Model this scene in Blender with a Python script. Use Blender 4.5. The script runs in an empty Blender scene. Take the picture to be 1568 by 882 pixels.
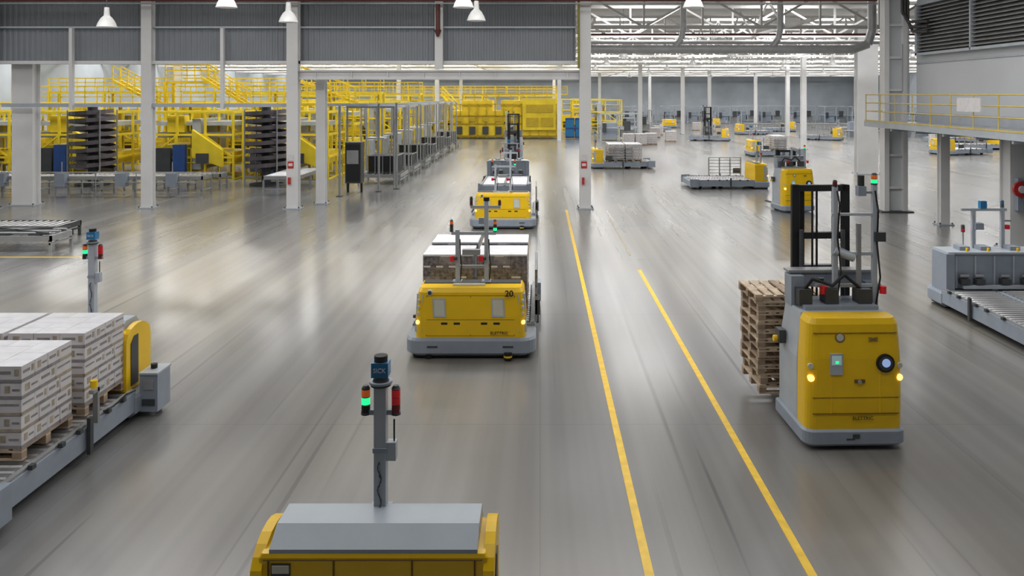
import bpy, bmesh, math, random
from mathutils import Vector, Matrix
random.seed(7)
scene = bpy.context.scene
scene.view_settings.view_transform = 'Standard'

# ------------------------------------------------------------------ materials
MATS = {}
def mat(name, col, rough=0.5, metal=0.0, var=0.12, scale=3.0, emit=0.0, ecol=None, bump=0.0, sample=False, col2=None):
    if name in MATS: return MATS[name]
    m = bpy.data.materials.new(name); m.use_nodes = True
    nt = m.node_tree; n = nt.nodes; l = nt.links
    p = n['Principled BSDF']
    p.inputs['Roughness'].default_value = rough
    p.inputs['Metallic'].default_value = metal
    tc = n.new('ShaderNodeTexCoord')
    no = n.new('ShaderNodeTexNoise'); no.inputs['Scale'].default_value = scale; no.inputs['Detail'].default_value = 3
    l.new(tc.outputs['Object'], no.inputs['Vector'])
    cr = n.new('ShaderNodeValToRGB')
    cr.color_ramp.elements[0].position = 0.3; cr.color_ramp.elements[1].position = 0.7
    a = [c*(1-var) for c in col]; b = [min(1, c*(1+var*0.6)) for c in col]
    if col2: a, b = col, col2
    cr.color_ramp.elements[0].color = (*a, 1); cr.color_ramp.elements[1].color = (*b, 1)
    l.new(no.outputs['Fac'], cr.inputs['Fac']); l.new(cr.outputs['Color'], p.inputs['Base Color'])
    if emit > 0:
        p.inputs['Emission Color'].default_value = (*(ecol or col), 1)
        p.inputs['Emission Strength'].default_value = emit
        if not sample:
            m.cycles.emission_sampling = 'NONE'
    if bump > 0:
        bp = n.new('ShaderNodeBump'); bp.inputs['Strength'].default_value = bump
        l.new(no.outputs['Fac'], bp.inputs['Height']); l.new(bp.outputs['Normal'], p.inputs['Normal'])
    MATS[name] = m
    return m

YEL = mat('yellow_paint', (0.90, 0.565, 0.006), 0.35, var=0.05)
YEL2 = mat('yellow_machine_paint', (0.88, 0.67, 0.03), 0.45, var=0.15, scale=1)
YRAIL = mat('yellow_rail_paint', (0.62, 0.48, 0.14), 0.5)
YLINE = mat('yellow_floor_paint', (0.88, 0.56, 0.02), 0.4, var=0.15, scale=6)
GREY = mat('grey_blue_paint', (0.29, 0.335, 0.40), 0.4, var=0.08)
LGREY = mat('light_grey_paint', (0.44, 0.48, 0.53), 0.35, var=0.08)
HOOD = mat('hood_grey_paint', (0.38, 0.43, 0.485), 0.38, var=0.05)
DGREY = mat('dark_grey_steel', (0.07, 0.075, 0.08), 0.5, 0.3)
BLACK = mat('black_rubber', (0.012, 0.012, 0.014), 0.6)
STEEL = mat('brushed_steel', (0.55, 0.55, 0.56), 0.3, 0.7)
GALV = mat('galvanised_steel', (0.36, 0.37, 0.375), 0.45, 0.4, scale=2)
WHITE = mat('white_column_paint', (0.72, 0.72, 0.72), 0.5, var=0.06, scale=1.2)
WHITE2 = mat('white_truss_paint', (0.68, 0.67, 0.65), 0.5, var=0.05)
WIN = mat('pale_window', (0.62, 0.62, 0.52), 0.15, var=0.05)
BLUE = mat('sensor_blue', (0.02, 0.19, 0.42), 0.35, var=0.05)
BLUE2 = mat('container_blue', (0.02, 0.07, 0.25), 0.5)
RED = mat('red_lens', (0.5, 0.015, 0.02), 0.25, emit=0.15)
DRED = mat('dark_red_lens', (0.16, 0.015, 0.02), 0.25)
ORANGE = mat('amber_lens', (0.85, 0.16, 0.03), 0.25, emit=0.15)
GREEN = mat('green_lens', (0.02, 0.6, 0.25), 0.25, emit=0.9, ecol=(0.03, 1, 0.35))
HEAD = mat('warm_headlamp', (1, 0.7, 0.25), 0.2, emit=2.2, ecol=(1, 0.58, 0.14))
SCREEN = mat('display_screen', (0.45, 0.6, 0.6), 0.2, emit=0.15, ecol=(0.5, 0.8, 0.8))
BLUELED = mat('blue_led', (0.3, 0.5, 1), 0.2, emit=0.4, ecol=(0.45, 0.6, 1))
WOOD = mat('pallet_wood', (0.58, 0.46, 0.33), 0.75, var=0.3, scale=6)
WOOD2 = mat('pallet_wood_aged', (0.38, 0.28, 0.20), 0.8, var=0.3, scale=6)
CW = mat('carton_white', (0.70, 0.68, 0.69), 0.4, var=0.10, scale=5)
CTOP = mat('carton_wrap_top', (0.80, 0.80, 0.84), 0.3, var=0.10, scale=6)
CG = mat('carton_print_grey', (0.30, 0.28, 0.29), 0.45, var=0.3, scale=8)
CB = mat('carton_print_tan', (0.44, 0.37, 0.29), 0.45, var=0.3, scale=8)
CD = mat('carton_wrapped_dark', (0.07, 0.068, 0.085), 0.2, scale=14, col2=(0.30, 0.29, 0.33))
CD2 = mat('carton_wrapped_mid', (0.14, 0.135, 0.155), 0.2, scale=10, col2=(0.40, 0.39, 0.43))
SIGNR = mat('sign_red', (0.5, 0.03, 0.03), 0.4)
PIPER = mat('red_oxide_pipe', (0.11, 0.03, 0.025), 0.5)
DUCT = mat('duct_metal', (0.52, 0.53, 0.54), 0.4, 0.2)
LAMPM = mat('lamp_enamel', (0.50, 0.50, 0.49), 0.4, emit=0.08, ecol=(1, 1, 0.97))
PANEL = mat('grey_wall_cladding', (0.24, 0.26, 0.285), 0.5, var=0.08, scale=0.5)
WALLG = mat('pale_wall_plaster', (0.60, 0.62, 0.64), 0.7, var=0.05, scale=0.4)
CEIL = mat('ceiling_sheet', (0.58, 0.575, 0.56), 0.6, var=0.08, scale=0.3)
BWALL = mat('far_wall_cladding', (0.50, 0.55, 0.60), 0.6, var=0.15, scale=0.3)
SE = mat('seam_dark', (0.16, 0.09, 0.01), .6)

# ------------------------------------------------------------------ mesh builder
class B:
    def __init__(s): s.v = []; s.f = []; s.mi = []; s.sm = []; s.mats = []
    def m(s, mt):
        if mt not in s.mats: s.mats.append(mt)
        return s.mats.index(mt)
    def add(s, vs, fs, mt, smooth=False):
        o = len(s.v); s.v += [tuple(v) for v in vs]; k = s.m(mt)
        for f in fs:
            s.f.append([i+o for i in f]); s.mi.append(k); s.sm.append(smooth)
    def b(s, x0, x1, y0, y1, z0, z1, mt):
        s.add([(x0,y0,z0),(x1,y0,z0),(x1,y1,z0),(x0,y1,z0),(x0,y0,z1),(x1,y0,z1),(x1,y1,z1),(x0,y1,z1)],
              [(0,3,2,1),(4,5,6,7),(0,1,5,4),(1,2,6,5),(2,3,7,6),(3,0,4,7)], mt)
    def c(s, p1, p2, r, mt, seg=12, r2=None, smooth=True):
        p1 = Vector(p1); p2 = Vector(p2); r2 = r if r2 is None else r2
        d = (p2-p1)
        if d.length < 1e-6: return
        d.normalize()
        a = d.orthogonal().normalized()
        if seg == 4:
            up = Vector((0,0,1)) if abs(d.z) < 0.95 else Vector((0,1,0))
            u = d.cross(up).normalized(); w = d.cross(u).normalized(); a = (u+w).normalized()
        q = d.cross(a)
        vs = []
        for p, rr_ in ((p1, r), (p2, r2)):
            for i in range(seg):
                t = 2*math.pi*i/seg
                vs.append(p + (a*math.cos(t)+q*math.sin(t))*rr_)
        fs = [(i, (i+1) % seg, seg+(i+1) % seg, seg+i) for i in range(seg)]
        s.add(vs, fs, mt, smooth and seg > 4)
        s.add(vs[:seg], [tuple(range(seg))[::-1]], mt); s.add(vs[seg:], [tuple(range(seg))], mt)
    def bar(s, p1, p2, w, mt): s.c(p1, p2, w*0.7071, mt, seg=4)
    def path(s, pts, r, mt, seg=8):
        for i in range(len(pts)-1): s.c(pts[i], pts[i+1], r, mt, seg)
    def loft(s, rings, mt, smooth=False, cap=True):
        n = len(rings[0]); vs = [v for r in rings for v in r]; fs = []
        for k in range(len(rings)-1):
            for i in range(n):
                fs.append((k*n+i, k*n+(i+1) % n, (k+1)*n+(i+1) % n, (k+1)*n+i))
        if cap: fs.append(tuple(range(n))[::-1]); fs.append(tuple(range((len(rings)-1)*n, len(rings)*n)))
        s.add(vs, fs, mt, smooth)
    def prism_x(s, prof, x0, x1, mt):
        s.loft([[(x0, y, z) for y, z in prof], [(x1, y, z) for y, z in prof]], mt)
    def mesh(s, name):
        me = bpy.data.meshes.new(name); me.from_pydata(s.v, [], s.f)
        for m_ in s.mats: me.materials.append(m_)
        me.polygons.foreach_set('material_index', s.mi); me.polygons.foreach_set('use_smooth', s.sm)
        bm = bmesh.new(); bm.from_mesh(me); bmesh.ops.recalc_face_normals(bm, faces=bm.faces); bm.to_mesh(me); bm.free()
        return me
    def obj(s, name, loc=(0,0,0), rz=0, bevel=0):
        return put(s.mesh(name), name, loc, rz, bevel)
def put(me, name, loc=(0,0,0), rz=0, bevel=0):
    o = bpy.data.objects.new(name, me); scene.collection.objects.link(o)
    o.location = loc; o.rotation_euler = (0, 0, math.radians(rz))
    if bevel:
        w = o.modifiers.new('weld', 'WELD'); w.merge_threshold = 0.0005
        md = o.modifiers.new('bevel', 'BEVEL'); md.width = bevel; md.segments = 2; md.limit_method = 'ANGLE'; md.angle_limit = math.radians(40)
    return o
def rr(x0, x1, y0, y1, rf, rb, z, n=5):
    pts = []
    def arc(cx, cy, r, a0):
        for i in range(n+1):
            a = math.radians(a0+90*i/n); pts.append((cx+r*math.cos(a), cy+r*math.sin(a), z))
    arc(x0+rf, y0+rf, rf, 180); arc(x1-rf, y0+rf, rf, 270); arc(x1-rb, y1-rb, rb, 0); arc(x0+rb, y1-rb, rb, 90)
    return pts
def text(body, parent, loc, size, mt, rot=(math.pi/2, 0, 0), name='label', bold=0):
    cu = bpy.data.curves.new(name, 'FONT'); cu.body = body; cu.size = size; cu.extrude = 0.002; cu.offset = bold
    cu.align_x = 'CENTER'; cu.align_y = 'CENTER'; cu.materials.append(mt)
    o = bpy.data.objects.new(name, cu); scene.collection.objects.link(o)
    o.parent = parent; o.location = loc; o.rotation_euler = rot
    return o

# ------------------------------------------------------------------ sensor masts
def stack_light(b, x, y, z, cols, r=0.036):
    b.c((x,y,z-0.02), (x,y,z), r*1.1, DGREY)
    for i, c in enumerate(cols): b.c((x,y,z+i*0.065), (x,y,z+(i+1)*0.065-0.006), r, c, 16); b.c((x,y,z+(i+1)*0.065-0.006), (x,y,z+(i+1)*0.065), r*0.95, DGREY, 16)
    zt = z+len(cols)*0.065
    b.c((x,y,zt), (x,y,zt+0.025), r, DGREY, 16, r*0.6)
def single_mast(b, x, y, z0):
    b.b(x-0.05, x+0.05, y-0.05, y+0.05, z0, 2.64, LGREY)
    b.b(x-0.09, x+0.09, y-0.09, y+0.09, z0, z0+0.02, GREY)
    b.b(x-0.058, x+0.058, y-0.058, y+0.058, 2.10, 2.14, GREY)
    b.c((x,y,2.64), (x,y,2.70), 0.085, DGREY, 20, 0.06)
    b.c((x,y,2.66), (x,y,2.68), 0.095, GREY, 20)
    b.b(x-0.07, x+0.07, y-0.06, y+0.06, 2.72, 2.84, BLUE)
    b.c((x,y,2.84), (x,y,2.89), 0.055, BLACK, 20)
    b.b(x-0.16, x+0.16, y-0.02, y+0.02, 2.40, 2.44, GREY)
    stack_light(b, x+.125, y, 2.42, [BLACK, GREEN, ORANGE], .036)
    stack_light(b, x-.125, y, 2.42, [DRED, RED, RED], .036)
    b.b(x-.13, x-.05, y-.04, y+.04, 2.03, 2.18, LGREY)
    b.c((x-.11, y, 2.18), (x-.11, y, 2.36), .008, BLACK, 6)
    pts = []
    for i in range(24):
        t = i/23; z = 2.03-(2.03-z0)*t
        pts.append((x+.014*math.sin(t*14), y+.062, z))
    b.path(pts, 0.006, DGREY, 6)

# ------------------------------------------------------------------ AGV
def build_agv(hw=1.06, hood=False, masts='dual', back=None, ladder=True, L=4.2, box=False, T=1.34, BODY=None, mx=.04):
    BODY = BODY or YEL
    b = B(); bw = hw+0.19
    b.loft([rr(-bw+.1,bw-.1,.1,.85,.2,.02,.06), rr(-bw,bw,0,.88,.28,.02,.13), rr(-bw,bw,0,.88,.28,.02,.36), rr(-bw+.03,bw-.03,.03,.88,.27,.02,.41)], GREY)
    b.b(-bw+.15, bw-.15, .12, .8, 0.0+.02, .08, BLACK)
    for sx in (-.72, .72):
        b.b(sx-.1, sx+.1, -.012, .02, .24, .27, DGREY)
    b.c((.72,-.02,.02), (.72,-.02,.15), .075, BLACK, 16); b.c((.72,-.02,.07), (.72,-.02,.10), .08, YEL, 16)
    b.c((-.8,.12,.01), (-.8,.12,.1), .07, BLACK, 16)
    if not hood:
        R = [rr(-hw,hw,.06,.8,.15,.03,.38), rr(-hw,hw,.06,.8,.15,.03,.8), rr(-hw+.04,hw-.04,.11,.8,.14,.03,T-.08), rr(-hw+.08,hw-.08,.17,.78,.12,.03,T)]
    else:
        R = [rr(-hw,hw,.06,.8,.15,.03,.38), rr(-hw,hw,.06,.8,.15,.03,.95), rr(-hw+.02,hw-.02,.2,.8,.12,.02,T-.03), rr(-hw+.04,hw-.04,.26,.79,.12,.02,T)]
    b.loft(R, BODY, False)
    ZT = T-.14
    yf = lambda z: .06+max(0, (z-.8))/(T-.88)*.05
    def fp(x0, x1, z0, z1, mt, out=.012):
        if not hood:
            y0, y1 = yf(z0), yf(z1)
            b.loft([[(x0,y0-out,z0),(x1,y0-out,z0),(x1,y0+.04,z0),(x0,y0+.04,z0)], [(x0,y1-out,z1),(x1,y1-out,z1),(x1,y1+.04,z1),(x0,y1+.04,z1)]], mt)
    for x in (-.84, 0.0, .84): fp(x-.006, x+.006, .44, ZT, SE, .002)
    fp(-.84, .84, ZT-.005, ZT+.005, SE, .002); fp(-.84, .84, .745, .755, SE, .002)
    fp(-.84, .84, .44, .45, SE, .002)
    for x0 in (-.70, .42):
        b.loft([[(x0-.01,yf(.80)-.014,.80),(x0+.24,yf(.80)-.014,.80),(x0+.24,yf(.80)+.04,.80),(x0-.01,yf(.80)+.04,.80)],
                [(x0-.03,yf(1.15)-.014,1.15),(x0+.22,yf(1.15)-.014,1.15),(x0+.22,yf(1.15)+.04,1.15),(x0-.03,yf(1.15)+.04,1.15)]], LGREY)
        b.loft([[(x0+.02,yf(.83)-.018,.83),(x0+.21,yf(.83)-.018,.83),(x0+.21,yf(.83)+.04,.83),(x0+.02,yf(.83)+.04,.83)],
                [(x0+.0,yf(1.12)-.018,1.12),(x0+.19,yf(1.12)-.018,1.12),(x0+.19,yf(1.12)+.04,1.12),(x0+.0,yf(1.12)+.04,1.12)]], WIN)
    for x0 in (-.56, -.32, .2, .44): fp(x0, x0+.12, .66, .70, BLACK, .006)
    if not hood and BODY is YEL:
        for sx in (-1, 1):
            b.loft([[(sx*(hw-.13),.055,.5),(sx*(hw+.014),.15,.5),(sx*(hw+.014),.30,.5),(sx*(hw-.13),.30,.5)],
                    [(sx*(hw-.16),.095,ZT+.02),(sx*(hw-.02),.19,ZT+.02),(sx*(hw-.02),.32,ZT+.02),(sx*(hw-.16),.32,ZT+.02)]], LGREY)
            b.c((sx*(hw-.05),.065,.70), (sx*(hw-.05),.16,.70), .038, HEAD, 12)
            for z in (.86, .98, 1.10): b.c((sx*(hw-.065),.075,z), (sx*(hw-.065),.16,z), .03, WIN, 12)
        b.c((-.78,.085,T-.085), (-.78,.14,T-.085), .055, WIN, 16); b.c((-.78,.075,T-.085), (-.78,.14,T-.085), .035, DGREY, 16)
        b.b(-.36,.26,.30,.42,T-.01,T+.03, WIN)
        b.b(-.95,.95,.5,.75,T-.01,T+.02, DGREY)
    if hood:
        w = hw-.10
        prof0 = [(.79,T-.01),(.79,T+.03),(.60,T+.13),(.30,T+.13),(.16,T-.03),(.16,T-.1)]
        b.loft([[(-w,y,z) for y,z in prof0], [(w-.0,y,z) for y,z in prof0]], HOOD)
        for sx in (-1, 1):
            pr = [(.85,.45)]
            for i in range(11):
                a = math.radians(0+180*i/10); pr.append((.47+.38*math.cos(a), T-.19+.26*math.sin(a)))
            pr.append((.09,.45))
            x1 = sx*(hw+.03); x0 = sx*(hw-.055)
            b.prism_x(pr, min(x0,x1), max(x0,x1), YEL)
            if box:
                xa, xb = sorted((x1-.01*sx, x1+.012*sx))
                b.prism_x([(.72,.5),(.72,T-.2),(.62,T-.1),(.50,T-.1),(.50,.5)], xa, xb, DGREY)
        for x in (-.78,-.3,.3,.8): b.b(x-.006,x+.006,.795,.812,.5,T-.04,SE)
        b.b(-.84,.84,.795,.812,T-.045,T-.037,SE)
        b.b(.63,.78,.8,.812,T-.27,T-.07,DGREY); b.b(.64,.77,.8,.816,T-.14,T-.08,WIN); b.b(.66,.74,.8,.816,T-.24,T-.17,WIN)
        b.b(-.1,.1,.8,.83,1.1,1.13,BLACK)
        for x in (-.55,.55): b.c((x,.8,1.25),(x,.82,1.25),.02,STEEL,10)
    if back is not None:
        b.b(-hw+.02, hw-.02, .78, .86, .5, T-.02, back)
        for x in (-.9,-.45,0,.45,.9):
            b.b(x-.02,x+.02,.86,.89,.5,T-.04,LGREY)
        b.b(-hw-.05,hw+.05,.2,.92,T,T+.05,LGREY); b.b(-hw-.12,-hw+.08,.3,.98,.3,T+.02,back); b.b(hw-.08,hw+.12,.3,.98,.3,T+.02,back)
        for x in (-.7,-.2,.4,.75): b.b(x-.1,x+.1,.88,1.05,.62,.74,DGREY); b.c((x-.1,.95,.8),(x+.1,.95,.8),.04,GALV,10)
        for x in (-.6,.1,.6): b.b(x-.12,x+.12,.4,.7,T+.05,T+.14,back); b.c((x,.8,T+.05),(x,.8,T+.13),.03,YEL,10)
        b.b(-.8,.8,.95,1.05,.52,.60,LGREY)
    y0 = .84
    for x in (-bw+.02, bw-.12): b.b(x, x+.10, y0, L, .16, .46, GREY); b.b(x+.02, x+.08, y0, L, .46, .50, GALV)
    b.b(-.06, .06, y0, L, .2, .47, GREY)
    b.b(-bw+.1, bw-.1, y0, L, .20, .30, DGREY)
    for y in (y0+.02, 2.2, L-.1): b.b(-bw+.05, bw-.05, y, y+.1, .2, .44, GREY)
    y = y0+.2
    while y < L-.15:
        for x0, x1 in ((-bw+.14, -.08), (.08, bw-.14)): b.c((x0,y,.44), (x1,y,.44), .045, STEEL, 8)
        y += .15
    for sx in (-1, 1):
        for yy in (2.6, 3.7): b.c((sx*.8-.06,yy,.12), (sx*.8+.06,yy,.12), .12, BLACK, 18)
        b.b(min(sx*(bw-.02), sx*(bw+.10)), max(sx*(bw-.02), sx*(bw+.10)), L-.35, L+.12, .12, .55, GREY)
        b.b(min(sx*(bw+.0), sx*(bw+.05)), max(sx*(bw+.0), sx*(bw+.05)), 2.1, 2.18, .1, .6, DGREY)
    b.b(-bw, bw, L-.04, L+.08, .14, .42, GREY)
    for yy in (1.2,1.6,2.3,2.7,3.3):
        for sx in (-1,1): b.b(sx*bw-.03, sx*bw+.03, yy, yy+.08, .46, .52, DGREY)
    if box:
        for sx in (-1, 1):
            xa, xb = sorted((sx*(bw-.02), sx*(bw+.26)))
            b.b(xa, xb, .3, .72, .10, .68, GREY); b.b(xa-.01, xb+.01, .28, .74, .68, .71, LGREY)
            b.c((sx*(bw+.1),.5,.71), (sx*(bw+.1),.5,.78), .05, BLACK, 14)
            b.b(xa+.04, xb-.04, .72, .735, .2, .3, DGREY); b.b(xa+.06, xb-.06, .72, .735, .45, .6, STEEL)
            b.c((sx*(bw+.1),.35,.02), (sx*(bw+.1),.35,.12), .05, BLACK, 12)
            b.b(sx*bw-.05, sx*bw+.02, 1.95, 2.0, .46, .95, GALV); b.b(sx*bw-.05, sx*bw+.02, 1.85, 2.1, .90, .95, GALV)
            b.c((sx*(bw-.02),1.97,.95),(sx*(bw-.02),1.97,1.05),.05,YEL,12)
            b.path([(sx*bw,.9,.5),(sx*(bw+.03),1.2,.56),(sx*bw,1.5,.5),(sx*(bw+.02),1.8,.55)],.012,BLACK,6)
    if ladder:
        x = bw+.0
        for yy in (.95, 1.55, 2.15, 2.75): b.b(x-.025, x+.025, yy, yy+.05, .46, 1.5, GALV)
        for z in (.62,.8,.98,1.16,1.34,1.48): b.b(x-.02, x+.02, .95, 2.8, z, z+.03, GALV)
        b.b(x-.02,x+.08,.95,1.4,.6,.9,DGREY)
    if masts == 'dual':
        for x, zt in ((-.30, 2.38), (.27, 2.95)):
            b.b(x-.04, x+.04, .56, .64, T, zt, LGREY); b.b(x-.09,x+.09,.5,.7,T,T+.04,GREY)
            b.c((x-.10,.5,1.78),(x-.10,.5,1.88),.05,RED,14); b.b(x-.1,x,.48,.6,1.80,1.85,DGREY)
            b.path([(x+.06,.56,T+.05),(x+.09,.5,1.7),(x+.06,.53,1.9),(x+.05,.56,2.2)], .012, BLACK, 6)
        b.b(-.42,.46,.57,.63,2.28,2.34,LGREY); b.b(-.05,.55,.57,.63,2.80,2.86,LGREY)
        b.b(-.30,.27,.58,.62,1.62,1.68,GALV); b.b(-.2,.15,.5,.62,1.9,2.0,GALV)
        stack_light(b, -.42, .6, 2.36, [DGREY, DGREY, ORANGE], .035); stack_light(b, .44, .6, 2.36, [GREEN, DGREY, ORANGE], .035)
        stack_light(b, -.03, .6, 2.88, [DRED, DGREY], .03); stack_light(b, .53, .6, 2.88, [DRED], .03)
        b.c((.27,.6,2.95),(.27,.6,3.02),.06,BLACK,14)
        b.b(.12,.22,.56,.64,2.5,2.62,GREY)
    elif masts == 'single':
        single_mast(b, mx, .30, T+.08)
    elif masts == 'short':
        for x in (-.5,.2): b.b(x-.04,x+.04,.3,.38,T,2.3,LGREY)
        b.b(-.6,.5,.31,.37,2.24,2.30,LGREY)
        stack_light(b,-.5,.34,2.34,[DGREY,BLUE],.04); stack_light(b,.45,.34,1.75,[RED,DGREY],.045); b.b(-.1,.05,.28,.40,2.3,2.48,BLUE)
        b.c((-.62,.34,1.8),(-.62,.34,1.9),.06,RED,14); b.b(.0,.2,.25,.45,1.8,1.95,GREY)
        b.c((.45,.34,T),(.45,.34,1.75),.02,GALV,8); b.bar((-.5,.34,2.0),(-.7,.34,2.0),.04,GALV)
    return b

# ------------------------------------------------------------------ forklift AGV
def build_fork(MH=3.62):
    b = B(); h = .70; PH = MH+.05; TZ = 1.86
    b.loft([rr(-h+.02,h-.02,.06,1.25,.12,.03,.05), rr(-h-.04,h+.04,0,1.28,.16,.03,.10), rr(-h-.04,h+.04,0,1.28,.16,.03,.27), rr(-h-.01,h+.01,.03,1.25,.15,.03,.30)], GREY)
    b.loft([rr(-h,h,.04,.42,.13,.02,.29), rr(-h,h,.02,.42,.14,.02,.7), rr(-h+.01,h-.01,.02,.42,.14,.02,1.3), rr(-h+.04,h-.04,.05,.42,.14,.02,TZ-.08), rr(-h+.08,h-.08,.09,.42,.12,.02,TZ)], YEL)
    b.loft([rr(-h+.0,h-.0,.421,1.22,.02,.03,.28), rr(-h+.0,h-.0,.421,1.22,.02,.03,1.2), rr(-h+.06,h-.06,.421,1.10,.02,.03,TZ)], LGREY)
    b.b(-h+.08,h-.08,.012,.03,.52,.53,SE); b.b(-h+.08,h-.08,.012,.03,.75,.757,SE)
    b.b(-h+.10,h-.10,.03,.06,1.66,1.667,SE)
    b.b(-.36,-.34,.015,.03,.53,1.2,YEL); b.b(.34,.36,.015,.03,.53,1.2,YEL)
    b.b(-.05,.05,-.01,.02,.18,.24,DGREY); b.b(-.14,-.02,-.008,.02,.16,.18,DGREY)
    BR = mat('emblem_bronze',(0.30,0.2,0.05),.4)
    b.c((-.22,.03,1.60), (-.22,.07,1.60), .075, BR, 18); b.c((-.22,.022,1.60), (-.22,.07,1.60), .05, WIN, 18)
    for a in (-.05,.05):
        b.bar((.24+a,.03,1.55),(.24-a,.03,1.60),.016,BR); b.bar((.24+a+.03,.03,1.55),(.24-a+.03,.03,1.60),.016,BR)
    b.b(-.37,-.19,.0,.03,1.08,1.38,LGREY); b.b(-.35,-.21,-.006,.03,1.22,1.35,SCREEN); b.b(-.30,-.25,-.008,.03,1.24,1.28,GREEN)
    b.c((.42,-.01,1.24), (.42,.03,1.24), .13, BLACK, 24); b.c((.42,-.03,1.25), (.42,.0,1.25), .06, BLUELED, 20); b.c((.42,-.02,1.24),(.42,.0,1.24),.10,DGREY,20)
    b.b(-.02,.13,.005,.03,.96,1.01,SE); b.c((.05,-.01,.98),(.05,.03,.98),.03,STEEL,12)
    for sx in (-1, 1):
        b.c((sx*(h-.06),.02,1.03), (sx*(h-.08),.12,1.03), .045, HEAD, 16)
        b.c((sx*(h-.06),.02,1.2), (sx*(h-.08),.12,1.2), .04, WIN, 16)
        b.c((sx*(h-.12)-.07,1.0,.15),(sx*(h-.12)+.07,1.0,.15),.15,BLACK,20)
    b.c((0,.3,.1),(0,.5,.1),.1,BLACK,16)
    b.b(-.55,.55,.5,1.1,TZ,TZ+.06,GREY); b.b(-.62,.70,.95,1.12,2.10,2.32,GREY); b.b(-.65,.72,.92,1.15,2.32,2.36,GALV)
    for x in (-.6,.66): b.b(x-.04,x+.04,1.0,1.08,TZ-.1,2.12,GREY)
    for x in (-.5,-.1,.4): b.b(x-.1,x+.1,.6,.85,TZ+.04,2.14,DGREY)
    b.path([(-.5,.7,2.1),(-.4,.6,2.3),(-.1,.6,2.2),(.1,.65,2.35),(.4,.7,2.1)], .025, BLACK, 8)
    b.b(-.65,-.45,.8,1.1,TZ-.02,2.3,GREY); b.b(.5,.68,.8,1.1,TZ-.02,2.2,GREY)
    b.b(-h-.10,-h,.9,1.1,1.25,1.45,DGREY); b.c((-h-.1,1.0,1.3),(-h-.16,1.0,1.3),.05,YEL,12)
    for sx in (-1, 1):
        x = sx*.40
        b.b(x-.06,x+.06,1.30,1.38,.10,MH,BLACK); b.b(x-.02,x+.02,1.38,1.48,.10,MH,BLACK)
        x = sx*.27; b.b(x-.035,x+.035,1.38,1.48,.15,MH-.07,BLACK)
        b.c((sx*.33,1.26,.3),(sx*.33,1.26,MH-.7),.035,DGREY,10)
    for z in (.4,1.2,2.12,(2.12+MH)/2-.1,MH-.1): b.b(-.45,.45,1.30,1.40,z,z+.10,BLACK)
    b.b(-.28,.28,1.32,1.42,2.2,2.35,DGREY)
    for x in (-.14,-.07): b.c((x,1.30,.8),(x,1.30,MH-.1),.018,BLACK,8)
    b.b(-.45,.45,1.50,1.56,.2,.75,BLACK)
    for x in (-.3,.3): b.b(x-.06,x+.06,1.50,1.56,.14,.9,BLACK); b.b(x-.06,x+.06,1.5,2.7,.14,.19,BLACK)
    for x, zt in ((.0,PH-.01), (.60,PH+.03)):
        b.b(x-.035,x+.035,.72,.79,TZ,zt,LGREY)
    b.b(.33,.39,.72,.78,TZ,min(3.1,PH),GALV)
    b.b(-.05,.64,.73,.78,2.62,2.67,LGREY); b.b(-.3,.7,.73,.78,2.14,2.19,LGREY)
    b.bar((0,.75,2.75),(.3,.75,2.62),.05,LGREY); b.c((-.02,.74,2.70),(.28,.74,2.58),.06,LGREY,12)
    if MH > 3:
        b.b(-.05,.64,.73,.78,3.22,3.26,LGREY)
        b.b(.58,.74,.66,.78,2.84,2.98,DGREY); b.c((.40,.76,PH),(.40,.76,PH+.16),.05,BLACK,14); b.b(.34,.46,.7,.82,PH-.15,PH,GREY); b.b(.36,.64,.74,.77,PH-.12,PH-.08,GALV)
        b.path([(.6,.70,TZ),(.66,.68,2.3),(.62,.70,2.8),(.64,.70,3.3),(.6,.72,3.6)], .014, BLACK, 6)
        b.path([(0,.70,TZ),(.06,.68,2.4),(.02,.70,2.9),(.05,.70,3.4),(.02,.72,3.6)], .014, BLACK, 6)
    stack_light(b,.60,.755,PH+.04,[GREEN,ORANGE],.045); stack_light(b,.0,.755,PH,[DRED],.035)
    for x in (-.20,.70): b.c((x,.68,2.06),(x,.68,2.17),.05,RED,14)
    b.c((-.25,.68,2.24),(-.25,.68,2.30),.05,DGREY,14)
    return b

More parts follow.
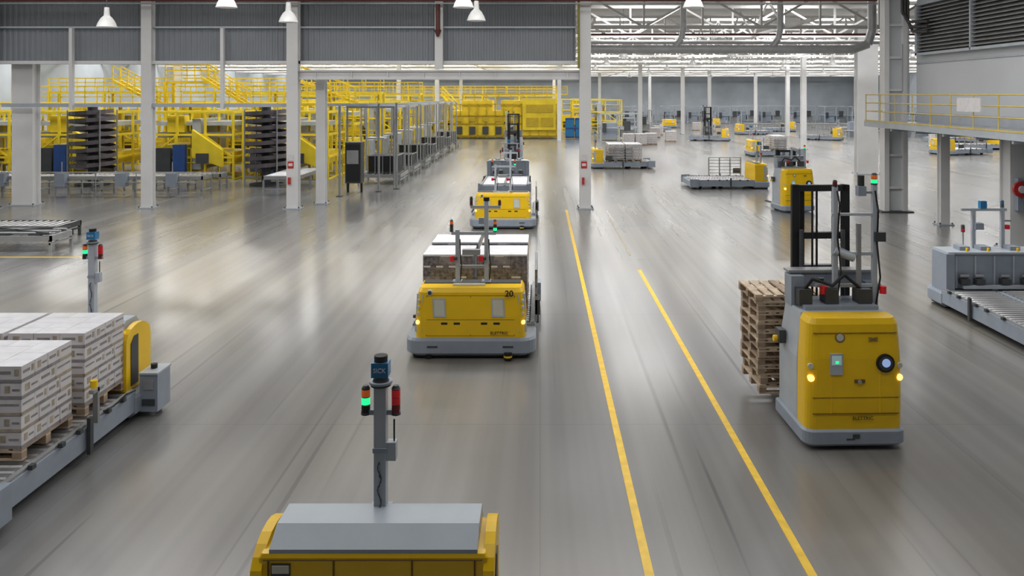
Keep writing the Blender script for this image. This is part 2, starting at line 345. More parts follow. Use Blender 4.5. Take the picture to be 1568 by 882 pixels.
# ------------------------------------------------------------------ loads
def add_pallet(b, w, d, z, m1, m2, ox=0, oy=0, h=.144):
    n = 7; bw_ = w/n*.72
    for i in range(n):
        x = -w/2+bw_/2+(w-bw_)*i/(n-1); b.b(x-bw_/2+ox, x+bw_/2+ox, -d/2+oy, d/2+oy, z+h-.022, z+h, random.choice((m1,m1,m2)))
    for yy in (-d/2+.05, 0, d/2-.05):
        b.b(-w/2+ox, w/2+ox, yy-.05+oy, yy+.05+oy, z+h-.044, z+h-.022, m1)
        for xx in (-w/2+.06, 0, w/2-.06): b.b(xx-.06+ox, xx+.06+ox, yy-.05+oy, yy+.05+oy, z+.022, z+h-.044, m2)
        b.b(-w/2+ox, w/2+ox, yy-.05+oy, yy+.05+oy, z, z+.022, random.choice((m1,m2)))
def build_cartons(w=1.02, d=1.1, layers=5, lh=.205, dark=False, nx=3, ny=4):
    b = B(); add_pallet(b, w, d, 0, WOOD, WOOD2)
    z = .146; gp = .003 if dark else .007
    for k in range(layers):
        ax, ay = (nx, ny) if k % 2 == 0 else (ny, nx)
        cw, cd = (w-.01)/ax, (d-.01)/ay
        for i in range(ax):
            for j in range(ay):
                if 0 < i < ax-1 and 0 < j < ay-1 and k < layers-1: continue
                x0 = -w/2+.005+i*cw+random.uniform(0,.005); y0 = -d/2+.005+j*cd+random.uniform(0,.005)
                x1, y1 = x0+cw-gp, y0+cd-gp; z1 = z+lh-gp*.6
                body = random.choice((CD,CD,CD2)) if dark else CW
                b.b(x0,x1,y0,y1,z,z1, body)
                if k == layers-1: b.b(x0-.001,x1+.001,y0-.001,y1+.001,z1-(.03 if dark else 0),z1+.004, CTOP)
                def lab(u0,u1,v0,v1,mt):
                    if j == 0: b.b(x0+cw*u0,x0+cw*u1,y0-.003,y0+.01,z+lh*v0,z+lh*v1,mt)
                    if j == ay-1: b.b(x0+cw*u0,x0+cw*u1,y1-.01,y1+.003,z+lh*v0,z+lh*v1,mt)
                    if i == 0: b.b(x0-.003,x0+.01,y0+cd*u0,y0+cd*u1,z+lh*v0,z+lh*v1,mt)
                    if i == ax-1: b.b(x1-.01,x1+.003,y0+cd*u0,y0+cd*u1,z+lh*v0,z+lh*v1,mt)
                r = random.random()
                if dark:
                    if r > .7: lab(.05,.6,.8,.97,CTOP)
                else:
                    lab(.0,.97,.0,.20,CG if r < .75 else CB)
                    if r < .5: lab(.12,.62,.52,.70,CG); lab(.74,.90,.42,.82,CB)
                    elif r < .8: lab(.2,.45,.38,.8,CB); lab(.55,.9,.5,.62,CG)
                    else: lab(.1,.9,.6,.72,CG)
        z += lh
    return b

# =================================================================== ROOM SHELL
XL, XR, YN, YF, ZC = -46.0, 62.0, -10.0, 152.0, 10.6
def floor_mat():
    m = bpy.data.materials.new('polished_concrete'); m.use_nodes = True
    nt = m.node_tree; n = nt.nodes; l = nt.links; p = n['Principled BSDF']
    tc = n.new('ShaderNodeTexCoord')
    def noise(sx, sy, detail=5, rot=0, off=0, rough=.6):
        mp = n.new('ShaderNodeMapping'); mp.inputs['Scale'].default_value = (sx, sy, 1); mp.inputs['Rotation'].default_value = (0,0,math.radians(rot)); mp.inputs['Location'].default_value = (off, off*.7, 0)
        l.new(tc.outputs['Object'], mp.inputs['Vector'])
        t = n.new('ShaderNodeTexNoise'); t.inputs['Scale'].default_value = 1; t.inputs['Detail'].default_value = detail; t.inputs['Roughness'].default_value = rough
        l.new(mp.outputs['Vector'], t.inputs['Vector']); return t.outputs['Fac']
    def ramp(f, stops):
        r = n.new('ShaderNodeValToRGB'); e = r.color_ramp.elements
        e[0].position, e[0].color = stops[0][0], (*stops[0][1],1); e[1].position, e[1].color = stops[-1][0], (*stops[-1][1],1)
        for s_ in stops[1:-1]:
            q = e.new(s_[0]); q.color = (*s_[1],1)
        l.new(f, r.inputs['Fac']); return r.outputs['Color']
    def mix(a, b_, fac, mode='MIX'):
        x = n.new('ShaderNodeMix'); x.data_type = 'RGBA'; x.blend_type = mode
        if isinstance(fac, float): x.inputs[0].default_value = fac
        else: l.new(fac, x.inputs[0])
        for k, v in ((6, a), (7, b_)):
            if isinstance(v, tuple): x.inputs[k].default_value = (*v, 1)
            else: l.new(v, x.inputs[k])
        return x.outputs[2]
    g = lambda v: (v,v,v)
    base = ramp(noise(.12,.07,3), [(.36,(.225,.210,.182)),(.60,(.196,.199,.203))])
    s1 = ramp(noise(.9,.024,3,0,0,.45), [(.30,g(.84)),(.5,g(1.0)),(.72,g(1.24))])
    s2 = ramp(noise(4,.03,2,0,3,.4), [(.32,g(.90)),(.5,g(1.0)),(.75,g(1.08))])
    c = mix(base, s1, 1.0, 'MULTIPLY'); c = mix(c, s2, 1.0, 'MULTIPLY')
    t1 = ramp(noise(4.5,.03,2,0,11,.35), [(.66,g(0)),(.70,g(1))]); t2 = ramp(noise(5,.08,2,26,5,.35), [(.67,g(0)),(.71,g(1))])
    patch = ramp(noise(.2,.07,1,0,20), [(.46,g(0)),(.6,g(1))])
    tm = mix(mix(t1, t2, 1.0, 'ADD'), patch, 1.0, 'MULTIPLY')
    c = mix(c, (.06,.06,.062), mix(tm, g(.5), 1.0, 'MULTIPLY'))
    br = n.new('ShaderNodeTexBrick'); br.offset = 0; br.inputs['Scale'].default_value = 1; br.inputs['Brick Width'].default_value = 6; br.inputs['Row Height'].default_value = 6; br.inputs['Mortar Size'].default_value = .010; br.inputs['Mortar Smooth'].default_value = .3
    br.inputs['Color1'].default_value = (0,0,0,1); br.inputs['Color2'].default_value = (0,0,0,1); br.inputs['Mortar'].default_value = (.35,.35,.35,1)
    l.new(tc.outputs['Object'], br.inputs['Vector'])
    c = mix(c, (.11,.108,.105), br.outputs['Color'])
    l.new(c, p.inputs['Base Color'])
    rg = ramp(noise(.8,.05,2,0,8), [(.3,g(.18)),(.7,g(.27))])
    l.new(rg, p.inputs['Roughness'])
    p.inputs['Specular IOR Level'].default_value = .85
    return m
FLOOR = floor_mat()
b = B(); b.b(XL,XR,YN,YF,-.3,0,FLOOR); b.obj('floor')
b = B(); b.b(XL,XR,YN,YF,ZC,ZC+.3,CEIL); b.obj('ceiling')
b = B(); b.b(XL-.3,XL,YN,YF,0,ZC,BWALL); b.obj('wall_left')
b = B(); b.b(XL,XR,YF,YF+.3,0,ZC,BWALL)
b.obj('wall_back')
b = B(); b.b(XR,XR+.3,YN,YF,0,ZC,BWALL); b.obj('wall_far_right')
b = B(); b.b(XL,XR,YN-.3,YN,0,ZC,WALLG); b.obj('wall_near')
b = B()
def corr(x0, x1, y, z0, z1, mt, p=.25, d=.03):
    xs = []; x = x0
    while x < x1:
        xs += [(x,y),(x+p*.35,y),(x+p*.5,y-d),(x+p*.85,y-d)]; x += p
    xs.append((x,y)); n_ = len(xs)
    vs = [(a,c_,z0) for a,c_ in xs]+[(a,c_,z1) for a,c_ in xs]
    b.add(vs, [(i,i+1,n_+i+1,n_+i) for i in range(n_-1)], mt)
corr(XL, 1.5, 35.2, 6.55, 8.05, PANEL); corr(XL, 1.5, 35.2, 8.05, ZC-.2, mat('grey_wall_cladding_upper',(.17,.185,.20),.5,var=.08,scale=.5))
b.b(XL,1.6,35.25,35.4,6.5,ZC-.05,PANEL)
b.b(XL,1.7,34.95,35.4,6.42,6.56,WHITE); b.b(XL,1.7,35.0,35.2,8.02,8.10,LGREY)
b.obj('wall_partition')
b = B(); b.b(16.0,16.4,21.0,33.3,3.9,ZC,WALLG); b.b(16.0,16.4,YN,21.0,0,ZC,WALLG); b.b(15.96,16.0,21,33.3,6.35,6.42,LGREY)
b.b(15.97,16.0,21,33.3,3.9,4.3,LGREY)
b.obj('wall_right')
b = B()
b.b(15.90,15.99,20.5,32.8,6.75,8.75,DGREY)
for i in range(13):
    z = 6.85+i*.145; b.add([(15.72,20.6,z),(15.72,32.7,z),(15.9,32.7,z+.10),(15.9,20.6,z+.10),(15.72,20.6,z+.02),(15.72,32.7,z+.02),(15.9,32.7,z+.12),(15.9,20.6,z+.12)],[(0,1,2,3),(4,5,6,7),(0,1,5,4),(2,3,7,6)],GALV)
b.b(15.7,15.99,20.4,20.6,6.7,8.8,LGREY); b.b(15.7,15.99,32.7,32.85,6.7,8.8,LGREY); b.b(15.7,15.99,20.4,32.85,6.68,6.78,LGREY); b.b(15.7,15.99,20.4,32.85,8.75,8.85,LGREY)
for y in (24.5,28.6): b.b(15.7,15.99,y,y+.08,6.7,8.8,LGREY)
b.obj('wall_louver_vent')

def sky_mat(nm, st, col=(1,.99,.98)):
    return mat(nm, (.9,.9,.9), .5, emit=st, ecol=col, sample=True)
SKF = sky_mat('skylight_glow_hall', 15.0); SKN = sky_mat('added_glow_bay', 3.4, (1,.98,.96))
def skypanel(b, x0, x1, y0, y1, mt):
    z = ZC-.12
    b.add([(x0,y0,z),(x1,y0,z),(x1,y1,z),(x0,y1,z)], [(0,3,2,1)], mt)
    for a0,a1,c0,c1 in ((x0-.06,x0,y0,y1),(x1,x1+.06,y0,y1),(x0-.06,x1+.06,y0-.06,y0),(x0-.06,x1+.06,y1,y1+.06)): b.b(a0,a1,c0,c1,z-.03,ZC-.01,WHITE2)
for y in range(43, 150, 12):
    b = B()
    for xx in range(-44, 60, 8): skypanel(b,xx,xx+4.4,y,y+2.2,SKF)
    b.obj('skylight')
b = B()
for y in (9, 17, 25, 31):
    for xx in (-40,-32,-24,-16,-8,0,8): skypanel(b,xx,xx+5,y,y+1.4,SKN)
b.obj('skylight')  # out-of-view glow panels added to light the enclosed near bay

# trusses
b = B(); zb, zt = 8.5, 10.2
x0, x1 = XL+.3, XR-.3
b.bar((x0,0,zb),(x1,0,zb),.18,WHITE2); b.bar((x0,0,zt),(x1,0,zt),.18,WHITE2)
x = x0; i = 0
while x+3 < x1:
    b.bar((x,0,zb),(x,0,zt),.10,WHITE2); b.bar((x,0,zb if i%2 else zt),(x+3,0,zt if i%2 else zb),.11,WHITE2); x += 3; i += 1
tm_ = b.mesh('roof_truss')
for y in range(40, 150, 6): put(tm_, 'roof_truss', (0,y,0))
b = B()
b.bar((0,36,zb),(0,150,zb),.16,WHITE2)
y = 40
while y < 148: b.bar((0,y,zb),(0,y+3,zt),.10,WHITE2); b.bar((0,y+3,zt),(0,y+6,zb),.10,WHITE2); y += 6
tm2 = b.mesh('roof_tie_truss')
for x in range(-40, 60, 10): put(tm2, 'roof_tie_truss', (x+2.5,0,0))

# columns
def column(w, d=.4, h=ZC-.2, sign=False, m_=WHITE):
    b = B()
    b.b(-w/2,w/2,-d/2,-d/2+.05,0,h,m_); b.b(-w/2,w/2,d/2-.05,d/2,0,h,m_); b.b(-w*.36,w*.36,-d/2+.05,d/2-.05,0,h,m_)
    b.b(-w/2-.12,w/2+.12,-d/2-.12,d/2+.12,0,.04,LGREY)
    for sx in (-1,1):
        for sy in (-1,1): b.c((sx*(w/2+.06),sy*(d/2+.06),.04),(sx*(w/2+.06),sy*(d/2+.06),.1),.03,DGREY,8)
    if sign:
        b.b(-w/2+.06,w/2-.18,-d/2-.03,-d/2,1.8,2.1,SIGNR); b.b(-w/2+.10,w/2-.22,-d/2-.04,-d/2-.02,1.9,2.02,CW)
        b.b(-w/2+.06,w/2-.18,-d/2-.03,-d/2,2.15,2.4,CW); b.b(-w/2+.10,-w/2+.20,-d/2-.14,-d/2,1.1,1.4,SIGNR)
    return b.mesh('steel_column')
cA = column(.46); cS = column(.5, sign=True); cB = column(.42, d=.5)
put(cA,'steel_column',(-17.5,35,0)); put(cS,'steel_column',(-10.95,34.8,0)); put(cS,'steel_column',(2.0,34.8,0)); put(column(.42,d=.4,h=6.2),'steel_column',(-10.15,36.4,0))
put(column(.95,d=.6),'steel_column',(-23.6,36,0)); put(column(.5),'steel_column',(-24.3,34.6,0))
big = B()
big.b(-.5,-.3,-.25,.25,0,ZC-.2,WHITE); big.b(.3,.5,-.25,.25,0,ZC-.2,WHITE); big.b(-.3,.3,-.05,.05,0,ZC-.2,WALLG); big.b(-.7,.7,-.4,.4,0,.05,DGREY)
for i in range(7): big.b(-.3,.3,-.2,-.05,1+i*1.4,1.1+i*1.4,WHITE)
bm_ = big.mesh('steel_column'); put(bm_,'steel_column',(15.3,33.9,0))
put(column(1.3,d=.6),'steel_column',(20.8,50,0)); put(column(.6,d=.6,h=3.58),'steel_column',(15.6,25.8,0)); put(column(.35,d=.3,h=3.58),'steel_column',(15.7,30.5,0))
for X, Y in ((2.1,86),(-11.3,86),(18.2,100),(24.2,72),(11.5,90),(-11.3,112),(2.1,118),(18.2,130),(30,95),(33,120),(24.2,112),(38,76),(-28.6,62),(-41.5,62),(-15.5,86),(42,60),(9.5,125),(52,90)):
    put(cB,'steel_column',(X,Y,0))

b = B(); b.b(-10.7,1.75,34.75,35.15,5.72,5.80,WHITE); b.b(-10.7,1.75,34.75,35.15,6.08,6.14,WHITE); b.b(-10.7,1.75,34.9,35.0,5.8,6.08,WHITE)
x = -10
while x < 1.6: b.b(x,x+.04,34.8,35.1,5.8,6.08,WHITE); x += 1.6
b.obj('trim_portal_beam')
b = B(); b.b(-24.0,-11.2,34.9,35.1,4.5,4.66,LGREY)
for x in (-20.8,-14.1): b.b(x-.07,x+.07,34.7,34.9,4.4,8.0,WHITE)
b.obj('trim_cross_rail')
b = B(); b.b(-4.65,-4.3,34.6,34.9,6.2,9.4,WHITE); b.c((-4.5,34.5,7.9),(-4.5,34.5,9.1),.10,PIPER,10); b.c((-4.5,34.5,7.9),(-4.5,34.5,7.6),.16,PIPER,10,.05)
b.c((-24,34.2,9.18),(14.7,34.2,9.18),.06,PIPER,10); b.c((-24,34.1,9.02),(14.7,34.1,9.02),.035,GALV,8)
for x in range(-23,15,4): b.c((x,34.2,9.2),(x,34.2,ZC-.05),.02,GALV,6)
b.c((1.7,34.4,6.2),(1.7,34.4,9.2),.05,mat('pipe_olive',(.25,.22,.03),.5),8)
b.obj('sprinkler_pipe')
b = B()
b.c((2.4,38,7.25),(15.2,38,7.25),.21,DUCT,16)
for x in (3.8,6.2,8.6,11,13.4): b.c((x,38,7.25),(x+.08,38,7.25),.235,DUCT,16)
for x in (6.5,11.2): b.path([(x,38,7.3),(x+.35,38,7.75),(x+.45,38,8.3),(x+.45,38,10.4)],.15,DUCT,12)
b.path([(15.2,38,7.25),(15.9,38,7.5),(16.1,38,8.2),(16.1,38,10.4)],.21,DUCT,14)
b.c((2.4,44,8.0),(40,44,8.0),.12,DUCT,10); b.c((2.4,41,8.2),(30,41,8.2),.06,PIPER,8)
b.obj('ventilation_duct')
b = B()
for i,(dx,dz) in enumerate(((0,0),(.25,.2),(.5,.4))):
    b.path([(15.2+dx*.5,32.9,ZC-.02),(15.2+dx*.5,32.9,8.5-dz),(15.45+dx*.3,32.8,8.1-dz),(15.6,31.5,8.0-dz)],.06,mat('dark_conduit',(.05,.045,.045),.5),8)
b.c((15.6,33.2,4.2),(15.6,33.2,8.0),.04,GALV,8); b.c((15.4,33.3,5.2),(15.4,33.3,7.2),.03,GALV,8)
b.obj('wall_pipework')

def lamp():
    b = B(); b.c((0,0,.62),(0,0,3.0),.012,DGREY,6); b.c((0,0,.36),(0,0,.62),.09,LAMPM,14,.07)
    pr = [(.09,.36),(.17,.28),(.25,.14),(.30,0)]
    for i in range(3): b.c((0,0,pr[i][1]),(0,0,pr[i+1][1]),pr[i][0],LAMPM,20,pr[i+1][0])
    return b.mesh('high_bay_lamp')
lm = lamp()
for x, y, z in ((-13.6,24.6,7.17),(-9.0,22.5,7.55),(-7.9,24.6,7.32),(-2.2,22.5,7.55),(-2.0,24.6,7.37),(4.4,22.5,7.55),(-20,24.6,7.2)):
    put(lm,'high_bay_lamp',(x,y,z))
for x in (5,11.5,22,30):
    for y in (47,59,71,83,101): put(lm,'high_bay_lamp',(x,y,7.3))

b = B()
b.b(13.9,15.9,21,33.4,3.78,3.9,LGREY); b.b(13.85,13.95,21,33.4,3.70,3.93,LGREY); b.b(13.85,14.7,33.4,33.5,3.70,3.93,LGREY); b.b(13.84,13.86,21,33.4,3.93,3.99,YRAIL)
for y in range(21,33,2): b.b(13.9,15.9,y,y+.1,3.6,3.78,LGREY)
for z in (4.35,4.7,5.05): b.c((13.9,21,z),(13.9,33.45,z),.022,YRAIL,8); b.c((13.9,33.45,z),(14.6,33.45,z),.022,YRAIL,8)
y = 21
while y < 33.6: b.c((13.9,y,3.9),(13.9,y,5.05),.022,YRAIL,8); y += 1.38
b.b(13.82,13.86,24.6,26.0,4.5,4.95,CW)
b.obj('catwalk')

# ------------------------------------------------------------------ floor lines
b = B(); b.b(1.10,1.20,-8,34.3,0,.004,YLINE); b.obj('lane_line')
b = B(); b.b(2.81,2.91,-8,22.6,0,.004,YLINE); b.obj('lane_line')
b = B(); b.b(-20.5,-14.2,24.3,24.4,0,.004,YLINE); b.obj('lane_line')
b = B(); b.b(2.80,2.86,24.6,32.5,0,.003,mat('worn_line',(.45,.39,.26),.4,var=.4,scale=5)); b.obj('lane_line')

# =================================================================== VEHICLES
agv_m = build_agv().mesh('automated_guided_vehicle')
AN = 'automated_guided_vehicle'
main = put(agv_m, AN, (-1.33,14.9,0), 0, .012)
BLK = mat('decal_black',(.02,.02,.02),.5)
text('20', main, (.74,.062,1.245), .16, BLK, (math.radians(84),0,0), 'unit_number', .004)
text('ELETTRIC', main, (.55,.045,.5), .08, BLK, name='maker_decal')
fg = put(build_agv(hw=.90, hood=True, masts='single', ladder=False, box=True, T=1.53).mesh(AN), AN, (-1.28,6.8,0), 180, .012)
text('SICK', fg, (.04,.366,2.78), .05, CW, (math.radians(90),0,math.radians(180)), 'sensor_label')
lf = put(build_agv(hw=1.0, hood=True, masts='single', ladder=False, box=True, T=1.36, mx=-.2).mesh(AN), AN, (-7.42,12.95,0), 180, .012)
text('SICK', lf, (-.2,.366,2.78), .05, CW, (math.radians(90),0,math.radians(180)), 'sensor_label')
grey_agv = build_agv(hood=False, masts='short', back=GREY, ladder=False, L=5.2, BODY=GREY, T=1.3).mesh(AN)
put(grey_agv, AN, (10.68,19.3,0), 180, .012)
plain = build_agv(masts='short', ladder=True).mesh(AN)
put(agv_m, AN, (-1.4,29.3,0))
put(grey_agv, AN, (-1.8,45,0), 180)
put(plain, AN, (12.3,43,0), 90)
put(plain, AN, (3.5,54.5,0), -90)
put(plain, AN, (17.2,65,0), -90)
put(plain, AN, (20.8,86,0), 75)
put(plain, AN, (43.0,73,0), 90)
put(plain, AN, (25,100,0), -90)
put(plain, AN, (33.5,66,0), -75)
for x,y,r in ((27,121,20),(35,108,90),(13.5,108,-90),(33.5,87,60),(46,84,90),(19.5,118,0),(44,108,-90),(8.6,116,0)): put(plain, AN, (x,y,0), r)
fk = build_fork().mesh('guided_forklift')
f1 = put(fk, 'guided_forklift', (4.48,11.1,0), 1.5, .012)
text('ELETTRIC', f1, (.1,.008,.46), .07, BLK, name='maker_decal')
put(build_fork(2.6).mesh('guided_forklift'), 'guided_forklift', (11.1,33.5,0), 8)
put(fk, 'guided_forklift', (-2.0,60.5,0), 180)
put(fk, 'guided_forklift', (19.6,93,0), 180)

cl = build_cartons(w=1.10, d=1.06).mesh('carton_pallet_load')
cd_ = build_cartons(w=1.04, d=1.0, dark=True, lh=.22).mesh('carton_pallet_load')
def load(me, x, y, z=.505, r=0): put(me,'carton_pallet_load',(x,y,z),r)
for x in (-6.98,-8.14):
    load(cl,x,11.60); load(cl,x,10.25)
for x in (-1.9,-.78):
    load(cd_,x,16.65); load(cd_,x,18.0)
for y in (53.9,55.1):
    load(cl,5.2,y); load(cl,6.4,y)
for y in (64.4,65.6): load(cl,19.6,y)
b = B(); z = 0
for i in range(11):
    add_pallet(b, 1.16, 1.0, z, WOOD, WOOD2, random.uniform(-.03,.03)-i*.004, random.uniform(-.02,.02)); z += .146
b.obj('pallet_stack', (4.14,13.25,.192), 1.5)

# =================================================================== MACHINERY
def cage(b, x0,x1,y0,y1,z0,z1,nx,ny,nz,w,mt):
    for i in range(nx+1):
        x = x0+(x1-x0)*i/nx
        for j in range(ny+1):
            y = y0+(y1-y0)*j/ny; b.b(x-w/2,x+w/2,y-w/2,y+w/2,z0,z1,mt)
    for k in range(nz+1):
        z = z0+(z1-z0)*k/nz
        for j in range(ny+1):
            y = y0+(y1-y0)*j/ny; b.b(x0,x1,y-w/2,y+w/2,z-w/2,z+w/2,mt)
        for i in range(nx+1):
            x = x0+(x1-x0)*i/nx; b.b(x-w/2,x+w/2,y0,y1,z-w/2,z+w/2,mt)
def mezz(b, x0,x1,y0,y1,z,mt=YEL2):
    b.b(x0,x1,y0,y1,z-.18,z,mt)
    n_ = max(2,int((x1-x0)/1.5))
    for zz in (z+.4,z+.75,z+1.1):
        for yy in (y0,y1): b.b(x0,x1,yy-.03,yy+.03,zz-.03,zz+.03,mt)
        for xx in (x0,x1): b.b(xx-.03,xx+.03,y0,y1,zz-.03,zz+.03,mt)
    for i in range(n_+1):
        x = x0+(x1-x0)*i/n_
        for yy in (y0,y1): b.b(x-.03,x+.03,yy-.03,yy+.03,z,z+1.1,mt)
        if i % 3 == 0:
            for yy in (y0,y1): b.b(x-.09,x+.09,yy-.09,yy+.09,0,z,mt)
def stairs(b, xa, za, xb, zb_, y, w=1.0, mt=YEL2):
    for yy in (y,y+w):
        b.bar((xa,yy,za),(xb,yy,zb_),.16,mt); b.bar((xa,yy,za+1),(xb,yy,zb_+1),.07,mt); b.bar((xa,yy,za+.5),(xb,yy,zb_+.5),.05,mt)
        for i in range(7):
            t = i/6; b.bar((xa+(xb-xa)*t,yy,za+(zb_-za)*t),(xa+(xb-xa)*t,yy,za+(zb_-za)*t+1),.05,mt)
    for i in range(14):
        t = i/13; x = xa+(xb-xa)*t; z = za+(zb_-za)*t; b.b(x-.12,x+.12,y,y+w,z-.02,z+.02,mt)
def conveyor(b, x0,x1,y0,y1,z,mt=GALV, along='x'):
    b.b(x0,x1,y0,y0+.06,z-.14,z+.04,mt); b.b(x0,x1,y1-.06,y1,z-.14,z+.04,mt)
    b.b(x0,x0+.06,y0,y1,z-.14,z+.04,mt); b.b(x1-.06,x1,y0,y1,z-.14,z+.04,mt)
    if along == 'x':
        x = x0+.12
        while x < x1-.1: b.c((x,y0+.06,z),(x,y1-.06,z),.04,STEEL,6); x += .25
        n_ = max(1,int((x1-x0)/1.6))
        for i in range(n_+1):
            x = x0+.05+(x1-x0-.1)*i/n_
            for y in (y0+.04,y1-.04): b.b(x-.04,x+.04,y-.04,y+.04,0,z-.1,mt)
            b.b(x-.03,x+.03,y0,y1,.25,.31,mt)
    else:
        y = y0+.12
        while y < y1-.1: b.c((x0+.06,y,z),(x1-.06,y,z),.04,STEEL,6); y += .25
        n_ = max(1,int((y1-y0)/1.6))
        for i in range(n_+1):
            y = y0+.05+(y1-y0-.1)*i/n_
            for x in (x0+.04,x1-.04): b.b(x-.04,x+.04,y-.04,y+.04,0,z-.1,mt)
            b.b(x0,x1,y-.03,y+.03,.25,.31,mt)

def spiral():
    b = B(); turns = 8; n_ = 24*turns; vs = []; ri, ro = .40, 1.18
    prof = [(ri,.06),(ri,-.05),(ro,-.05),(ro,.17),(ro-.04,.17),(ro-.04,0),(ri+.04,0),(ri+.04,.06)]
    for i in range(n_+1):
        a = 2*math.pi*i/24; z = .75+3.3*i/n_
        for r, dz in prof: vs.append((r*math.cos(a), r*math.sin(a)*1.0, z+dz+(r-ri)*.06))
    k = len(prof); fs = []
    for i in range(n_):
        for j in range(k): fs.append((i*k+j, i*k+(j+1)%k, (i+1)*k+(j+1)%k, (i+1)*k+j))
    b.add(vs, fs, mat('spiral_dark',(.15,.135,.15),.4,.2))
    b.c((0,0,0),(0,0,4.4),.26,DGREY,16); b.c((0,0,0),(0,0,.1),.9,DGREY,20)
    for i in range(4):
        a = math.pi/4+i*math.pi/2; b.c((1.25*math.cos(a),1.25*math.sin(a),0),(1.25*math.cos(a),1.25*math.sin(a),4.2),.04,GALV,8)
    return b.mesh('spiral_conveyor')
sp = spiral(); put(sp,'spiral_conveyor',(-25.0,43.8,0)); put(sp,'spiral_conveyor',(-15.3,43.8,0))

b = B()
conveyor(b,-28.5,-16.8,39.0,40.2,.95); conveyor(b,-23.6,-16.8,41.2,42.2,.85); conveyor(b,-14,-12.2,39.5,44,.9,along='y')
conveyor(b,-36,-27,41,42.2,.9)
for x in (-27,-24,-21,-18.5): b.b(x,x+.5,38.7,39.1,.5,1.15,GREY); b.c((x+.2,39,1.15),(x+.2,39,1.7),.03,GALV,6)
for x in (-28,-26,-24,-22,-20,-18): b.c((x,38.8,0),(x,38.8,1.2),.03,GALV,6)
b.c((-28,38.8,1.2),(-17,38.8,1.2),.03,GALV,6); b.c((-28,38.8,.7),(-17,38.8,.7),.03,GALV,6)
b.obj('roller_conveyor')
b = B()
conveyor(b,-18.6,-15.6,25.0,26.2,.5,GALV); conveyor(b,-21,-16.5,26.8,28.2,.5,DGREY)
for x in (-18.3,-17.4,-16.4): b.b(x,x+.4,25.1,26.0,.5,.60,DGREY)
b.bar((-18.5,25.0,.62),(-15.7,26.2,.62),.08,DGREY); b.bar((-18.5,26.2,.62),(-15.7,25.0,.62),.08,DGREY)
for y in (25.2,25.6,26.0): b.c((-18.5,y,.6),(-15.7,y,.6),.04,GALV,8)
b.obj('roller_conveyor')

def pallet_machine(w=5, d=4, h=4, ramp=True):
    b = B()
    cage(b,0,w,0,d,0,h,3,2,3,.12,YEL2)
    b.b(.1,w*.40,.6,d-.1,.3,h*.5,YEL2); b.b(w*.5,w*.6,.15,d-.1,.6,h*.9,LGREY); b.b(w*.62,w*.95,.3,d-.2,.9,h*.4,YEL2); b.b(w*.66,w*.9,.25,.3,1.1,h*.36,DGREY)
    b.b(.2,w*.35,.5,.6,h*.12,h*.3,DGREY); b.b(.3,w-.3,.4,1.0,h*.62,h*.7,GALV); b.b(w*.2,w*.4,.2,.9,h*.7,h*.95,YEL2)
    b.bar((0,-.02,h*.33),(w/3,-.02,h*.66),.09,YEL2); b.bar((w,-.02,h*.33),(w*2/3,-.02,h*.66),.09,YEL2)
    if ramp:
        b.loft([[(w*.55,-.5,h*.35),(w*.9,-.5,.8),(w*.9,-.2,.8),(w*.55,-.2,h*.35)],[(w*.55,-.5,h*.75),(w*.9,-.5,h*.45),(w*.9,-.2,h*.45),(w*.55,-.2,h*.75)]],YEL2)
        b.b(w*.32,w*.46,-.45,-.1,.4,2.1,BLUE2); b.b(w*.1,w*.28,-.3,0,.5,1.9,DGREY)
        b.b(w*.6,w*.75,-.55,-.48,1.0,1.6,DGREY)
    b.b(0,w,-.05,0,.1,.25,GALV); b.b(.2,w-.2,.5,d-.5,h*.8,h*.86,LGREY)
    for i in range(6): b.b(w*i/6,w*i/6+.06,-.1,-.04,0,1.9,YEL2)
    b.b(0,w,-.1,-.04,1.85,1.9,YEL2); b.b(0,w,-.1,-.04,1.0,1.05,YEL2)
    return b.mesh('palletizing_machine')
pm = pallet_machine(); pm2 = pallet_machine(6,5,4.4,False)
for x,y in ((-23.2,46.5),(-36.5,46.5),(-30.2,46.5),(-17.6,46.5)): put(pm,'palletizing_machine',(x,y,0))
for x,y in ((-26.5,56.5),(-19.5,56.5),(-35,56.5),(-43,56.5),(-26.5,69),(-18.5,70),(-34,70)): put(pm2,'palletizing_machine',(x,y,0))
b = B()
mezz(b,-33,-12.5,51.4,52.8,4.5); mezz(b,-40,-13,63.8,65.2,5.3); mezz(b,-30,-12,78,80,5.2)
stairs(b,-12.5,4.5,-16.5,6.0,53.2); stairs(b,-20,4.4,-23,6.2,53.2); stairs(b,-26,4.4,-29,6.0,53.2)
mezz(b,-26,-23,54.4,55.6,6.0)
b.obj('mezzanine_walkway')
for x,y in ((-18.6,80.5),(-26,81)): put(pm2,'palletizing_machine',(x,y,0))

